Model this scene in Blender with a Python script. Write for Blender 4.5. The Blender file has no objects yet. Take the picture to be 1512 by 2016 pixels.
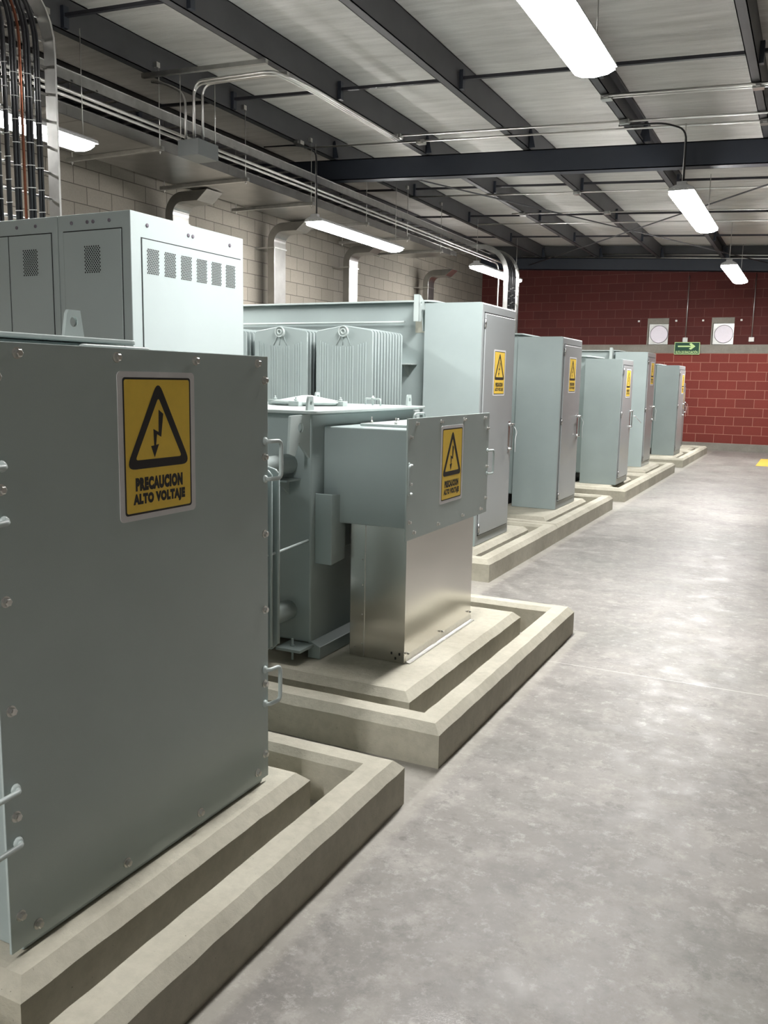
import bpy, bmesh, math, random
from mathutils import Vector, Matrix
random.seed(7)
S = bpy.context.scene
COL = S.collection
PI = math.pi

# ------------------------------------------------------------------ materials
def newmat(name):
    m = bpy.data.materials.new(name); m.use_nodes = True
    nt = m.node_tree; b = nt.nodes['Principled BSDF']
    return m, nt, b
def nd(nt, t, **kw):
    n = nt.nodes.new(t)
    for k, v in kw.items():
        setattr(n, k, v)
    return n
def lk(nt, a, b): nt.links.new(a, b)
def geo_pos(nt):
    g = nd(nt, 'ShaderNodeNewGeometry'); return g.outputs['Position']
def mapping(nt, src, scale):
    mp = nd(nt, 'ShaderNodeMapping'); mp.inputs['Scale'].default_value = scale
    lk(nt, src, mp.inputs['Vector']); return mp.outputs['Vector']
def noise(nt, vec, scale, detail=4, rough=0.5):
    n = nd(nt, 'ShaderNodeTexNoise'); n.inputs['Scale'].default_value = scale
    n.inputs['Detail'].default_value = detail; n.inputs['Roughness'].default_value = rough
    lk(nt, vec, n.inputs['Vector']); return n.outputs['Fac']
def ramp(nt, fac, stops):
    r = nd(nt, 'ShaderNodeValToRGB'); cr = r.color_ramp
    while len(cr.elements) < len(stops): cr.elements.new(0.5)
    for e, (p, c) in zip(cr.elements, stops):
        e.position = p; e.color = (c[0], c[1], c[2], 1) if hasattr(c, '__len__') else (c, c, c, 1)
    lk(nt, fac, r.inputs['Fac']); return r.outputs['Color']
def mixc(nt, fac, a, b, mode='MIX'):
    m = nd(nt, 'ShaderNodeMix', data_type='RGBA', blend_type=mode)
    for i, v in ((0, fac), (6, a), (7, b)):
        if hasattr(v, 'links') or hasattr(v, 'is_linked'): lk(nt, v, m.inputs[i])
        else: m.inputs[i].default_value = v if i == 0 else (v[0], v[1], v[2], 1)
    return m.outputs[2]
def bump(nt, b, h, strength, dist=0.01):
    n = nd(nt, 'ShaderNodeBump'); n.inputs['Strength'].default_value = strength
    n.inputs['Distance'].default_value = dist
    lk(nt, h, n.inputs['Height']); lk(nt, n.outputs['Normal'], b.inputs['Normal'])

def paint(name, col, rough=0.4, var=0.05, spec=0.5, bstr=0.12):
    m, nt, b = newmat(name); p = geo_pos(nt)
    n = noise(nt, p, 3.0, 5)
    lo = [c * (1 - var) for c in col]; hi = [min(1, c * (1 + var)) for c in col]
    lk(nt, ramp(nt, n, [(0.3, lo), (0.7, hi)]), b.inputs['Base Color'])
    b.inputs['Roughness'].default_value = rough
    b.inputs['Specular IOR Level'].default_value = spec
    bump(nt, b, noise(nt, p, 260, 2), bstr, 0.001)
    return m
def metal(name, col, rough=0.35, streak=(1, 1, 1), var=0.15, lowbump=0.0):
    m, nt, b = newmat(name); p = geo_pos(nt)
    v = mapping(nt, p, streak); n = noise(nt, v, 6, 5)
    lk(nt, ramp(nt, n, [(0.3, [c * (1 - var) for c in col]), (0.7, col)]), b.inputs['Base Color'])
    b.inputs['Metallic'].default_value = 1.0
    b.inputs['Roughness'].default_value = rough
    return m
def plain(name, col, rough=0.5, metallic=0.0):
    m, nt, b = newmat(name)
    n = noise(nt, geo_pos(nt), 40, 2)
    lk(nt, ramp(nt, n, [(0.3, [c * 0.95 for c in col]), (0.7, col)]), b.inputs['Base Color'])
    b.inputs['Roughness'].default_value = rough; b.inputs['Metallic'].default_value = metallic
    return m
def concrete(name, lo, hi, rough=0.8):
    m, nt, b = newmat(name); p = geo_pos(nt)
    n1 = noise(nt, p, 2.3, 6, 0.6); n2 = noise(nt, p, 30, 5, 0.65)
    c = ramp(nt, n1, [(0.32, lo), (0.68, hi)])
    c2 = ramp(nt, n2, [(0.3, 0.88), (0.6, 1.0)])
    c = mixc(nt, 1.0, c, c2, 'MULTIPLY')
    pits = ramp(nt, noise(nt, p, 130, 2, 0.4), [(0.20, 0.45), (0.25, 1.0)])
    c = mixc(nt, 1.0, c, pits, 'MULTIPLY')
    lk(nt, c, b.inputs['Base Color'])
    b.inputs['Roughness'].default_value = rough
    bump(nt, b, noise(nt, p, 35, 7, 0.75), 0.6, 0.005)
    return m
def blocks(name, plane, c1, c2, mortar, off, msize=0.006, bias=0.0, rough=0.85):
    """block masonry 0.4 x 0.2 m; plane 'xz' or 'yz'"""
    m, nt, b = newmat(name); p = geo_pos(nt)
    s = nd(nt, 'ShaderNodeSeparateXYZ'); lk(nt, p, s.inputs[0])
    cb = nd(nt, 'ShaderNodeCombineXYZ')
    lk(nt, s.outputs['X' if plane == 'xz' else 'Y'], cb.inputs[0]); lk(nt, s.outputs['Z'], cb.inputs[1])
    ad = nd(nt, 'ShaderNodeVectorMath', operation='ADD'); ad.inputs[1].default_value = (off[0], off[1], 0)
    lk(nt, cb.outputs[0], ad.inputs[0])
    # slight waviness of the joints
    br = nd(nt, 'ShaderNodeTexBrick'); br.offset = 0.5; br.offset_frequency = 2; br.squash = 1
    br.inputs['Scale'].default_value = 1; br.inputs['Brick Width'].default_value = 0.395
    br.inputs['Row Height'].default_value = 0.2; br.inputs['Mortar Size'].default_value = msize
    br.inputs['Mortar Smooth'].default_value = 0.3; br.inputs['Bias'].default_value = bias
    br.inputs['Color1'].default_value = (*c1, 1); br.inputs['Color2'].default_value = (*c2, 1)
    br.inputs['Mortar'].default_value = (*mortar, 1)
    lk(nt, ad.outputs[0], br.inputs['Vector'])
    n = noise(nt, p, 60, 4, 0.7)
    c = mixc(nt, 1.0, br.outputs['Color'], ramp(nt, n, [(0.3, 0.85), (0.65, 1.0)]), 'MULTIPLY')
    lk(nt, c, b.inputs['Base Color']); b.inputs['Roughness'].default_value = rough
    inv = nd(nt, 'ShaderNodeMath', operation='MULTIPLY_ADD'); inv.inputs[1].default_value = -1.0; inv.inputs[2].default_value = 1.0
    lk(nt, br.outputs['Fac'], inv.inputs[0])
    ad2 = nd(nt, 'ShaderNodeMath', operation='MULTIPLY_ADD'); ad2.inputs[1].default_value = 0.25
    lk(nt, n, ad2.inputs[0]); lk(nt, inv.outputs[0], ad2.inputs[2])
    bump(nt, b, ad2.outputs[0], 0.5, 0.006)
    return m
def emis(name, col, st):
    m, nt, b = newmat(name)
    b.inputs['Base Color'].default_value = (*col, 1)
    b.inputs['Emission Color'].default_value = (*col, 1); b.inputs['Emission Strength'].default_value = st
    return m

GREY = (0.325, 0.385, 0.382)
M = {}
M['paint'] = paint('tank_grey_paint', GREY, 0.36)
M['panel'] = paint('panel_grey_lightened', (0.43, 0.50, 0.49), 0.26, 0.03)  # same paint as the tanks, colour lightened to brighten the dim cover panels
M['bar'] = paint('dark_bar_paint', (0.020, 0.020, 0.026), 0.5)
M['jbox'] = paint('junction_box_paint', (0.14, 0.15, 0.148), 0.4)
M['gear'] = paint('switchgear_paint', (0.40, 0.455, 0.455), 0.42, 0.02)
M['door'] = paint('door_grey_paint', (0.34, 0.365, 0.37), 0.27, 0.02, 0.7, 0.05)
M['edge'] = paint('light_grey_paint', (0.44, 0.50, 0.49), 0.4)
M['dark'] = plain('dark_gap', (0.012, 0.012, 0.013), 0.8)
M['black'] = plain('black_rubber', (0.008, 0.008, 0.010), 0.33)
M['steel'] = metal('brushed_steel_sheet', (0.72, 0.70, 0.66), 0.20, (0.5, 0.5, 0.5), 0.05, 0.0)
M['galv'] = metal('galvanised_sheet', (0.56, 0.56, 0.54), 0.33, (2, 2, 2), 0.2, 0.15)
M['duct'] = metal('duct_sheet', (0.34, 0.335, 0.32), 0.30, (1, 1, 1), 0.18, 0.2)
M['conduit'] = metal('conduit_steel', (0.62, 0.61, 0.59), 0.35, (1, 1, 1), 0.1)
M['bolt'] = metal('zinc_bolt', (0.72, 0.71, 0.68), 0.3, (8, 8, 8), 0.1)
M['chrome'] = metal('chrome_handle', (0.62, 0.62, 0.62), 0.25, (8, 8, 8), 0.05)
M['copper'] = metal('bare_copper', (0.24, 0.085, 0.05), 0.35, (8, 8, 8), 0.2)
M['tie'] = plain('pale_tie', (0.45, 0.45, 0.44), 0.4)
M['plastic'] = plain('clear_wrap', (0.75, 0.75, 0.75), 0.3)
M['beam'] = paint('dark_blue_grey_paint', (0.024, 0.029, 0.041), 0.45, 0.08)
M['purlin'] = paint('dark_grey_primer', (0.060, 0.060, 0.064), 0.5, 0.12)
M['conc'] = concrete('curb_concrete', (0.385, 0.362, 0.29), (0.53, 0.507, 0.42))
M['bond'] = concrete('beam_concrete', (0.21, 0.195, 0.165), (0.28, 0.265, 0.23))
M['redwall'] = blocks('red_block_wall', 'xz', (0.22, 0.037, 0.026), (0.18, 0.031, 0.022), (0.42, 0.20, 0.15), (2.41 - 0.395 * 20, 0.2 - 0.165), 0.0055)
M['redwall_shaded'] = blocks('red_block_wall_shaded', 'xz', (0.092, 0.015, 0.012), (0.074, 0.012, 0.010), (0.15, 0.068, 0.055), (2.41 - 0.395 * 20, 0.4 - 0.365 + 0.0), 0.0045)  # same red blocks above the band, colour darkened for shade above the lamps
M['greywall'] = blocks('grey_block_wall', 'yz', (0.225, 0.203, 0.168), (0.188, 0.171, 0.142), (0.065, 0.057, 0.046), (0.1, 0.035), 0.0055)
M['greywallx'] = blocks('grey_block_wall_x', 'xz', (0.225, 0.203, 0.168), (0.188, 0.171, 0.142), (0.065, 0.057, 0.046), (0.1, 0.035), 0.0055)
M['yellow'] = plain('sign_yellow', (0.93, 0.64, 0.085), 0.45)
M['ink'] = plain('sign_black', (0.018, 0.015, 0.014), 0.5)
M['white'] = plain('sign_white', (0.72, 0.71, 0.72), 0.45)
M['green'] = plain('sign_green', (0.003, 0.055, 0.026), 0.6)
M['lime'] = plain('sign_pale_green', (0.55, 0.75, 0.33), 0.5)
M['lampbody'] = plain('lamp_housing', (0.45, 0.45, 0.45), 0.35)
M['lens'] = emis('lamp_lens', (1.0, 0.985, 0.965), 26.0)
M['fan'] = plain('fan_white', (0.85, 0.80, 0.88), 0.5)
M['fanmid'] = plain('fan_hub_lilac', (0.50, 0.45, 0.53), 0.5)
M['fandark'] = plain('fan_hub_grey', (0.16, 0.14, 0.17), 0.5)
M['floorpaint'] = plain('floor_yellow', (0.75, 0.52, 0.09), 0.5)
M['wbox'] = plain('white_box', (0.75, 0.73, 0.70), 0.4)
M['label'] = plain('nameplate', (0.50, 0.50, 0.42), 0.4)

def floor_mat():
    m, nt, b = newmat('floor_concrete'); p = geo_pos(nt)
    n1 = noise(nt, p, 0.9, 7, 0.62); n2 = noise(nt, p, 6.5, 7, 0.7); n3 = noise(nt, p, 38, 5, 0.7)
    c = ramp(nt, n1, [(0.30, (0.182, 0.170, 0.156)), (0.52, (0.248, 0.233, 0.216)), (0.70, (0.322, 0.304, 0.283))])
    w = ramp(nt, n2, [(0.50, 0.0), (0.68, 0.6)])
    c = mixc(nt, w, c, (0.43, 0.41, 0.38))
    n4 = noise(nt, p, 17, 9, 0.82)
    c = mixc(nt, ramp(nt, n4, [(0.53, 0.0), (0.62, 0.75)]), c, (0.40, 0.385, 0.36))
    c = mixc(nt, ramp(nt, noise(nt, p, 11, 9, 0.8), [(0.38, 0.7), (0.47, 0.0)]), c, (0.17, 0.162, 0.152))
    d = ramp(nt, noise(nt, p, 2.6, 6, 0.72), [(0.30, 0.70), (0.52, 1.0)])
    c = mixc(nt, 1.0, c, d, 'MULTIPLY')
    c = mixc(nt, 1.0, c, ramp(nt, n3, [(0.3, 0.93), (0.6, 1.0)]), 'MULTIPLY')
    # green and pink tinges of the old curing compound
    g = ramp(nt, noise(nt, p, 0.8, 3), [(0.5, 0.0), (0.75, 0.22)])
    c = mixc(nt, g, c, (0.21, 0.24, 0.21))
    # a few spilled drops
    v = nd(nt, 'ShaderNodeTexVoronoi'); v.inputs['Scale'].default_value = 3.2
    lk(nt, p, v.inputs['Vector'])
    sp = ramp(nt, v.outputs['Distance'], [(0.035, 0.75), (0.05, 1.0)])
    c = mixc(nt, 1.0, c, sp, 'MULTIPLY')
    # sawn joint filled with pale dust
    s = nd(nt, 'ShaderNodeSeparateXYZ'); lk(nt, p, s.inputs[0])
    a = nd(nt, 'ShaderNodeMath', operation='SUBTRACT'); a.inputs[1].default_value = 4.32; lk(nt, s.outputs['Y'], a.inputs[0])
    ab = nd(nt, 'ShaderNodeMath', operation='ABSOLUTE'); lk(nt, a.outputs[0], ab.inputs[0])
    j = ramp(nt, ab.outputs[0], [(0.0, 0.95), (0.005, 0.0)])
    c = mixc(nt, j, c, (0.52, 0.50, 0.47))
    # cement dust beside the kerbs
    for edge, yr in ((-1.156, (0.0, 4.9)), (-2.018, (5.0, 20.0))):
        q = nd(nt, 'ShaderNodeMath', operation='SUBTRACT'); q.inputs[1].default_value = edge; lk(nt, s.outputs['X'], q.inputs[0])
        qn = nd(nt, 'ShaderNodeMath', operation='MULTIPLY_ADD'); qn.inputs[1].default_value = -0.10; lk(nt, n4, qn.inputs[0]); lk(nt, q.outputs[0], qn.inputs[2])
        f = ramp(nt, qn.outputs[0], [(0.0, 0.38), (0.03, 0.0)])
        y0 = nd(nt, 'ShaderNodeMath', operation='LESS_THAN' if yr[0] == 0 else 'GREATER_THAN'); y0.inputs[1].default_value = 4.95
        lk(nt, s.outputs['Y'], y0.inputs[0])
        mm = nd(nt, 'ShaderNodeMath', operation='MULTIPLY'); lk(nt, f, mm.inputs[0]); lk(nt, y0.outputs[0], mm.inputs[1])
        c = mixc(nt, mm.outputs[0], c, (0.43, 0.41, 0.355))
    lk(nt, c, b.inputs['Base Color'])
    lk(nt, ramp(nt, n2, [(0.35, 0.36), (0.7, 0.62)]), b.inputs['Roughness'])
    b.inputs['Specular IOR Level'].default_value = 0.36
    bump(nt, b, noise(nt, p, 9, 8, 0.7), 0.2, 0.006)
    return m
M['floor'] = floor_mat()
def roof_mat():
    m, nt, b = newmat('roof_insulation_sheet'); p = geo_pos(nt)
    n1 = noise(nt, mapping(nt, p, (0.6, 5.0, 1)), 2.2, 6, 0.62)
    n2 = noise(nt, mapping(nt, p, (0.4, 2.0, 1)), 1.2, 3)
    c = ramp(nt, n1, [(0.3, (0.58, 0.565, 0.54)), (0.7, (0.76, 0.745, 0.72))])
    c = mixc(nt, 1.0, c, ramp(nt, n2, [(0.3, 0.92), (0.7, 1.0)]), 'MULTIPLY')
    lk(nt, c, b.inputs['Base Color']); b.inputs['Roughness'].default_value = 0.6
    bump(nt, b, n1, 0.9, 0.04)
    return m
M['roof'] = roof_mat()

# ------------------------------------------------------------------ mesh helpers
def bx(bm, x0, x1, y0, y1, z0, z1, mi=0):
    vs = [bm.verts.new(v) for v in ((x0, y0, z0), (x1, y0, z0), (x1, y1, z0), (x0, y1, z0), (x0, y0, z1), (x1, y0, z1), (x1, y1, z1), (x0, y1, z1))]
    for f in ((0, 3, 2, 1), (4, 5, 6, 7), (0, 1, 5, 4), (1, 2, 6, 5), (2, 3, 7, 6), (3, 0, 4, 7)):
        fc = bm.faces.new([vs[i] for i in f]); fc.material_index = mi
def ring_pts(c, u, v, r, n):
    return [c + u * (r * math.cos(2 * PI * k / n)) + v * (r * math.sin(2 * PI * k / n)) for k in range(n)]
def basis(d):
    d = d.normalized(); a = Vector((0, 0, 1)) if abs(d.z) < 0.9 else Vector((1, 0, 0))
    u = d.cross(a).normalized(); return u, d.cross(u).normalized()
def lathe(bm, p0, d, prof, n=20, mi=0, caps=True):
    """prof: [(distance along d, radius)]"""
    p0 = Vector(p0); d = Vector(d).normalized(); u, v = basis(d); rings = []
    for t, r in prof:
        rings.append([bm.verts.new(q) for q in ring_pts(p0 + d * t, u, v, max(r, 1e-4), n)])
    for a, b in zip(rings, rings[1:]):
        for k in range(n):
            f = bm.faces.new((a[k], a[(k + 1) % n], b[(k + 1) % n], b[k])); f.material_index = mi; f.smooth = True
    if caps:
        f = bm.faces.new(rings[0]); f.material_index = mi
        f = bm.faces.new(rings[-1]); f.material_index = mi
def cyl(bm, p0, p1, r, n=14, mi=0):
    p0 = Vector(p0); p1 = Vector(p1); lathe(bm, p0, p1 - p0, [(0, r), ((p1 - p0).length, r)], n, mi)
def fillet(pts, rad, seg=6):
    pts = [Vector(p) for p in pts]; out = [pts[0]]
    for a, b, c in zip(pts, pts[1:], pts[2:]):
        d1 = (a - b); d2 = (c - b); r = min(rad, d1.length * 0.49, d2.length * 0.49)
        p = b + d1.normalized() * r; q = b + d2.normalized() * r
        for k in range(seg + 1):
            t = k / seg; out.append((1 - t) ** 2 * p + 2 * t * (1 - t) * b + t * t * q)
    out.append(pts[-1]); return out
def tube(bm, pts, r, n=10, rad=0.0, seg=6, mi=0):
    pts = fillet(pts, rad, seg) if rad else [Vector(p) for p in pts]
    dirs = []
    for i in range(len(pts)):
        a = pts[max(0, i - 1)]; b = pts[min(len(pts) - 1, i + 1)]; dirs.append((b - a).normalized())
    u, _ = basis(dirs[0]); rings = []
    for p, d in zip(pts, dirs):
        u = (u - d * u.dot(d)).normalized(); v = d.cross(u)
        rings.append([bm.verts.new(q) for q in ring_pts(p, u, v, r, n)])
    for a, b in zip(rings, rings[1:]):
        for k in range(n):
            f = bm.faces.new((a[k], a[(k + 1) % n], b[(k + 1) % n], b[k])); f.smooth = True; f.material_index = mi
    for rr in (rings[0], rings[-1]):
        f = bm.faces.new(rr); f.material_index = mi
def prism(bm, poly, ax, a0, a1, mi=0):
    """poly 2-D points in the plane normal to ax; extruded a0..a1"""
    def P(p, a):
        return {'x': (a, p[0], p[1]), 'y': (p[0], a, p[1]), 'z': (p[0], p[1], a)}[ax]
    A = [bm.verts.new(P(p, a0)) for p in poly]; B = [bm.verts.new(P(p, a1)) for p in poly]; n = len(poly)
    for q in (A, B):
        f = bm.faces.new(q); f.material_index = mi
    for k in range(n):
        f = bm.faces.new((A[k], A[(k + 1) % n], B[(k + 1) % n], B[k])); f.material_index = mi
def prism_hole(bm, outer, hc, hr, ax, a0, a1, mi=0, n=16):
    """outline with a round hole"""
    hole = [(hc[0] + hr * math.cos(2 * PI * k / n), hc[1] + hr * math.sin(2 * PI * k / n)) for k in range(n)]
    def P(p, a):
        return {'x': (a, p[0], p[1]), 'y': (p[0], a, p[1]), 'z': (p[0], p[1], a)}[ax]
    for a in (a0, a1):
        t = bmesh.new()
        o = [t.verts.new(P(p, a)) for p in outer]; h = [t.verts.new(P(p, a)) for p in hole]
        es = [t.edges.new((o[i], o[(i + 1) % len(o)])) for i in range(len(o))] + [t.edges.new((h[i], h[(i + 1) % n])) for i in range(n)]
        bmesh.ops.triangle_fill(t, use_beauty=True, edges=es)
        vm = {}
        for v in t.verts: vm[v] = bm.verts.new(v.co)
        for f in t.faces:
            nf = bm.faces.new([vm[v] for v in f.verts]); nf.material_index = mi
        t.free()
    for loop in (outer, hole):
        m_ = len(loop)
        for k in range(m_):
            p, q = loop[k], loop[(k + 1) % m_]
            f = bm.faces.new([bm.verts.new(P(p, a0)), bm.verts.new(P(q, a0)), bm.verts.new(P(q, a1)), bm.verts.new(P(p, a1))]); f.material_index = mi
def off(o):
    v = Vector((0, 0, 0))
    while o is not None: v = v + o.location; o = o.parent
    return v
def obj(name, bm, mats, parent=None, bevel=0.0, label=None):
    if not isinstance(mats, (list, tuple)): mats = [mats]
    base = off(parent)
    if parent is None:
        # origin at the base of the thing
        xs = [v.co for v in bm.verts]
        lo = Vector((min(c.x for c in xs), min(c.y for c in xs), min(c.z for c in xs))); hi = Vector((max(c.x for c in xs), max(c.y for c in xs), 0))
        base = Vector(((lo.x + hi.x) / 2, (lo.y + hi.y) / 2, lo.z))
    bmesh.ops.translate(bm, verts=bm.verts, vec=-base)
    bmesh.ops.recalc_face_normals(bm, faces=bm.faces)
    me = bpy.data.meshes.new(name); bm.to_mesh(me); bm.free()
    for m in mats: me.materials.append(M[m] if isinstance(m, str) else m)
    o = bpy.data.objects.new(name, me); COL.objects.link(o)
    if parent is not None: o.parent = parent
    else: o.location = base
    if bevel:
        md = o.modifiers.new('bevel', 'BEVEL'); md.width = bevel; md.segments = 2; md.limit_method = 'ANGLE'; md.angle_limit = 0.9
    if label: o['label'] = label
    return o
def tag(o, label, cat, group=None):
    o['label'] = label; o['category'] = cat
    if group: o['group'] = group
    return o
def thing(name, label, cat, loc, group=None):
    o = bpy.data.objects.new(name, None); COL.objects.link(o); o.location = loc
    o.empty_display_size = 0.1
    return tag(o, label, cat, group)
def struct(name, bm, m, bevel=0.0):
    o = obj(name, bm, m, None, bevel); o['kind'] = 'structure'; return o
def copy_tree(o, delta=None, parent=None):
    c = o.copy(); COL.objects.link(c)
    if parent is not None: c.parent = parent
    if delta is not None: c.location = o.location + Vector(delta)
    for ch in list(o.children): copy_tree(ch, None, c)
    return c
def NB(): return bmesh.new()

def text_polys(txt, width, height, bold=0.0, space=1.0):
    """flat text mesh scaled into width x height, lower left corner at 0,0"""
    cu = bpy.data.curves.new('lettering', 'FONT'); cu.body = txt; cu.size = 1; cu.offset = bold; cu.space_character = space
    cu.resolution_u = 3
    o = bpy.data.objects.new('lettering', cu); COL.objects.link(o)
    dg = bpy.context.evaluated_depsgraph_get(); me = o.evaluated_get(dg).to_mesh()
    vs = [v.co.copy() for v in me.vertices]; fs = [tuple(p.vertices) for p in me.polygons]
    o.evaluated_get(dg).to_mesh_clear(); bpy.data.objects.remove(o); bpy.data.curves.remove(cu)
    x0 = min(v.x for v in vs); x1 = max(v.x for v in vs); y0 = min(v.y for v in vs); y1 = max(v.y for v in vs)
    return [((v.x - x0) / (x1 - x0) * width, (v.y - y0) / (y1 - y0) * height) for v in vs], fs
def flat(bm, pts, fs, fn, mi):
    vs = [bm.verts.new(fn(p)) for p in pts]
    for f in fs:
        try:
            nf = bm.faces.new([vs[i] for i in f]); nf.material_index = mi
        except ValueError: pass
def rrect(x0, x1, y0, y1, r, n=5):
    out = []
    for cx, cy, a in ((x1 - r, y0 + r, -PI / 2), (x1 - r, y1 - r, 0), (x0 + r, y1 - r, PI / 2), (x0 + r, y0 + r, PI)):
        for k in range(n + 1):
            t = a + PI / 2 * k / n; out.append((cx + r * math.cos(t), cy + r * math.sin(t)))
    return out
def band(bm, A, B, fn, mi):
    n = len(A); a = [bm.verts.new(fn(p)) for p in A]; b = [bm.verts.new(fn(p)) for p in B]
    for k in range(n):
        f = bm.faces.new((a[k], a[(k + 1) % n], b[(k + 1) % n], b[k])); f.material_index = mi
TXT1 = text_polys('PRECAUCION', 0.178, 0.034, 0.085, 1.16)
TXT2 = text_polys('ALTO VOLTAJE', 0.196, 0.034, 0.085, 1.16)
def round_tri(pts, r, n=6):
    out = []
    m = len(pts)
    for i in range(m):
        a, b, c = Vector(pts[i - 1]), Vector(pts[i]), Vector(pts[(i + 1) % m])
        p = b + (a - b).normalized() * r; q = b + (c - b).normalized() * r
        for k in range(n + 1):
            t = k / n; v = (1 - t) ** 2 * p + 2 * t * (1 - t) * b + t * t * q; out.append((v.x, v.y))
    return out
def warning_sign(parent, X, y0, z0, w=0.286, h=0.365):
    """sticker on a +X face; lower near corner at y0, z0"""
    bm = NB(); sx = w / 0.286; sz = h / 0.365
    def F(e): return lambda p: (X + e, y0 + p[0] * sx, z0 + p[1] * sz)
    W, H = 0.286, 0.365
    o = rrect(0, W, 0, H, 0.012)
    # backing with real thickness
    prism(bm, [(y0 + a * sx, z0 + b * sz) for a, b in o], 'x', X - 0.0005, X + 0.0012, 0)
    r1 = rrect(0.017, W - 0.017, 0.014, H - 0.014, 0.008); r2 = rrect(0.022, W - 0.022, 0.019, H - 0.019, 0.006)
    band(bm, r1, r2, F(0.0016), 2)
    flat(bm, r2, [tuple(range(len(r2)))], F(0.0015), 1)
    c = 0.143
    to = round_tri([(c - 0.122, 0.127), (c + 0.122, 0.127), (c, 0.347)], 0.034); ti = round_tri([(c - 0.087, 0.149), (c + 0.087, 0.149), (c, 0.302)], 0.010)
    to = [(a, min(b, 0.345)) for a, b in to]
    band(bm, to, ti, F(0.0019), 2)
    bolt_ = [(c + 0.000, 0.280), (c + 0.019, 0.268), (c + 0.009, 0.205), (c - 0.008, 0.213), (c - 0.0125, 0.184), (c - 0.0005, 0.186), (c - 0.019, 0.150), (c - 0.033, 0.182), (c - 0.0205, 0.183), (c - 0.0225, 0.228), (c - 0.0015, 0.219)]
    bolt_ = [(c + (a - c) * 0.92, 0.152 + (b - 0.150) * 0.92) for a, b in bolt_]; flat(bm, bolt_, [tuple(range(len(bolt_)))], F(0.0019), 2)
    for (pts, fs), xx, zz in ((TXT1, c - 0.089, 0.072), (TXT2, c - 0.098, 0.032)):
        flat(bm, [(p[0] + xx, p[1] + zz) for p in pts], fs, F(0.0019), 2)
    return obj('warning_sign', bm, ['white', 'yellow', 'ink'], parent, 0, 'yellow sign reading PRECAUCION ALTO VOLTAJE')

BOLT = None
def bolts(parent, pts, r=0.0115, axis=(1, 0, 0), hexr=0.72):
    base = off(parent); first = None
    for p in pts:
        if first is None:
            bm = NB(); d = Vector(axis)
            lathe(bm, (0, 0, 0), d, [(0, r), (0.0025, r)], 14)
            lathe(bm, d * 0.0025, d, [(0, r * hexr), (0.0085, r * hexr), (0.0100, r * hexr * 0.75)], 6)
            me = bpy.data.meshes.new('bolt'); bmesh.ops.recalc_face_normals(bm, faces=bm.faces); bm.to_mesh(me); bm.free(); me.materials.append(M['bolt'])
            for f in me.polygons: f.use_smooth = False
            first = me
        o = bpy.data.objects.new('bolt', first); COL.objects.link(o); o.parent = parent; o.location = Vector(p) - base
def d_handle(parent, p0, p1, out, r=0.0055, mat='edge', name='handle'):
    """bar handle with two standoffs"""
    p0 = Vector(p0); p1 = Vector(p1); out = Vector(out); bm = NB()
    tube(bm, [p0, p0 + out, p1 + out, p1], r, 10, out.length * 0.5, 5)
    for p in (p0, p1):
        d = out.normalized() if parent is None else Vector((1, 0, 0))
        lathe(bm, p - out.normalized() * 0.001, out, [(0, r * 1.9), (0.004, r * 1.8)], 12)
    return obj(name, bm, mat, parent)

# ------------------------------------------------------------------ shell
YW, XL, XR, YB = 21.03, -7.71, 5.4, -8.0
def zr(x): return 4.02 - 0.046 * (x + 3.854)       # underside of the rafters
PD = 0.27                                           # rafter depth
PH = 0.28                                           # purlin depth
bm = NB(); bx(bm, XL, XR, YB, YW, -0.1, 0); struct('floor', bm, 'floor')
bm = NB(); bx(bm, XL - 0.2, XL, YB, YW, 0, 4.78); struct('wall_left', bm, 'greywall')
bm = NB(); bx(bm, XR, XR + 0.2, YB, YW, 0, 4.35); struct('wall_right', bm, 'greywall')
bm = NB(); bx(bm, XL - 0.2, XR + 0.2, YB - 0.2, YB, 0, 4.35); struct('wall_front', bm, 'greywallx')
# far wall with the two fan openings, concrete band and kerb
FANS = [(-3.63, -3.16), (-2.235, -1.76)]
FZ0, FZ1 = 2.36, 2.955
bm = NB()
xs = [XL - 0.2, FANS[0][0], FANS[0][1], FANS[1][0], FANS[1][1], XR + 0.2]
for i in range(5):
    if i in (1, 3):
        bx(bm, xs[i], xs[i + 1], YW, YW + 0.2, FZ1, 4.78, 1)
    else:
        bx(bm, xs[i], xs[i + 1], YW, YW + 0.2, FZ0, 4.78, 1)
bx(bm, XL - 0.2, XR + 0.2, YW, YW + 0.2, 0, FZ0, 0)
struct('wall_back', bm, ['redwall', 'redwall_shaded'])
bm = NB(); bx(bm, XL, XR, YW - 0.012, YW + 0.01, 2.172, 2.36); struct('trim_1', bm, 'bond')
bm = NB(); prism(bm, [(YW, 0.0), (YW - 0.03, 0.0), (YW - 0.025, 0.155), (YW, 0.168)], 'x', XL, XR)
o = struct('baseboard_back', bm, 'bond')
# roof sheet, sloping down towards the right wall
bm = NB()
nx, ny = 26, 50
g = [[bm.verts.new((XL - 0.2 + (XR - XL + 0.4) * i / nx, YB - 0.2 + (YW - YB + 0.4) * j / ny, 0)) for j in range(ny + 1)] for i in range(nx + 1)]
for i in range(nx + 1):
    for j in range(ny + 1):
        v = g[i][j]; v.co.z = zr(v.co.x) + PD + PH + 0.004 + random.uniform(0, 0.010)
for i in range(nx):
    for j in range(ny):
        f = bm.faces.new((g[i][j], g[i + 1][j], g[i + 1][j + 1], g[i][j + 1])); f.smooth = True
r = bmesh.ops.extrude_face_region(bm, geom=list(bm.faces))
bmesh.ops.translate(bm, verts=[e for e in r['geom'] if isinstance(e, bmesh.types.BMVert)], vec=(0, 0, 0.08))
struct('ceiling', bm, 'roof')

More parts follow.
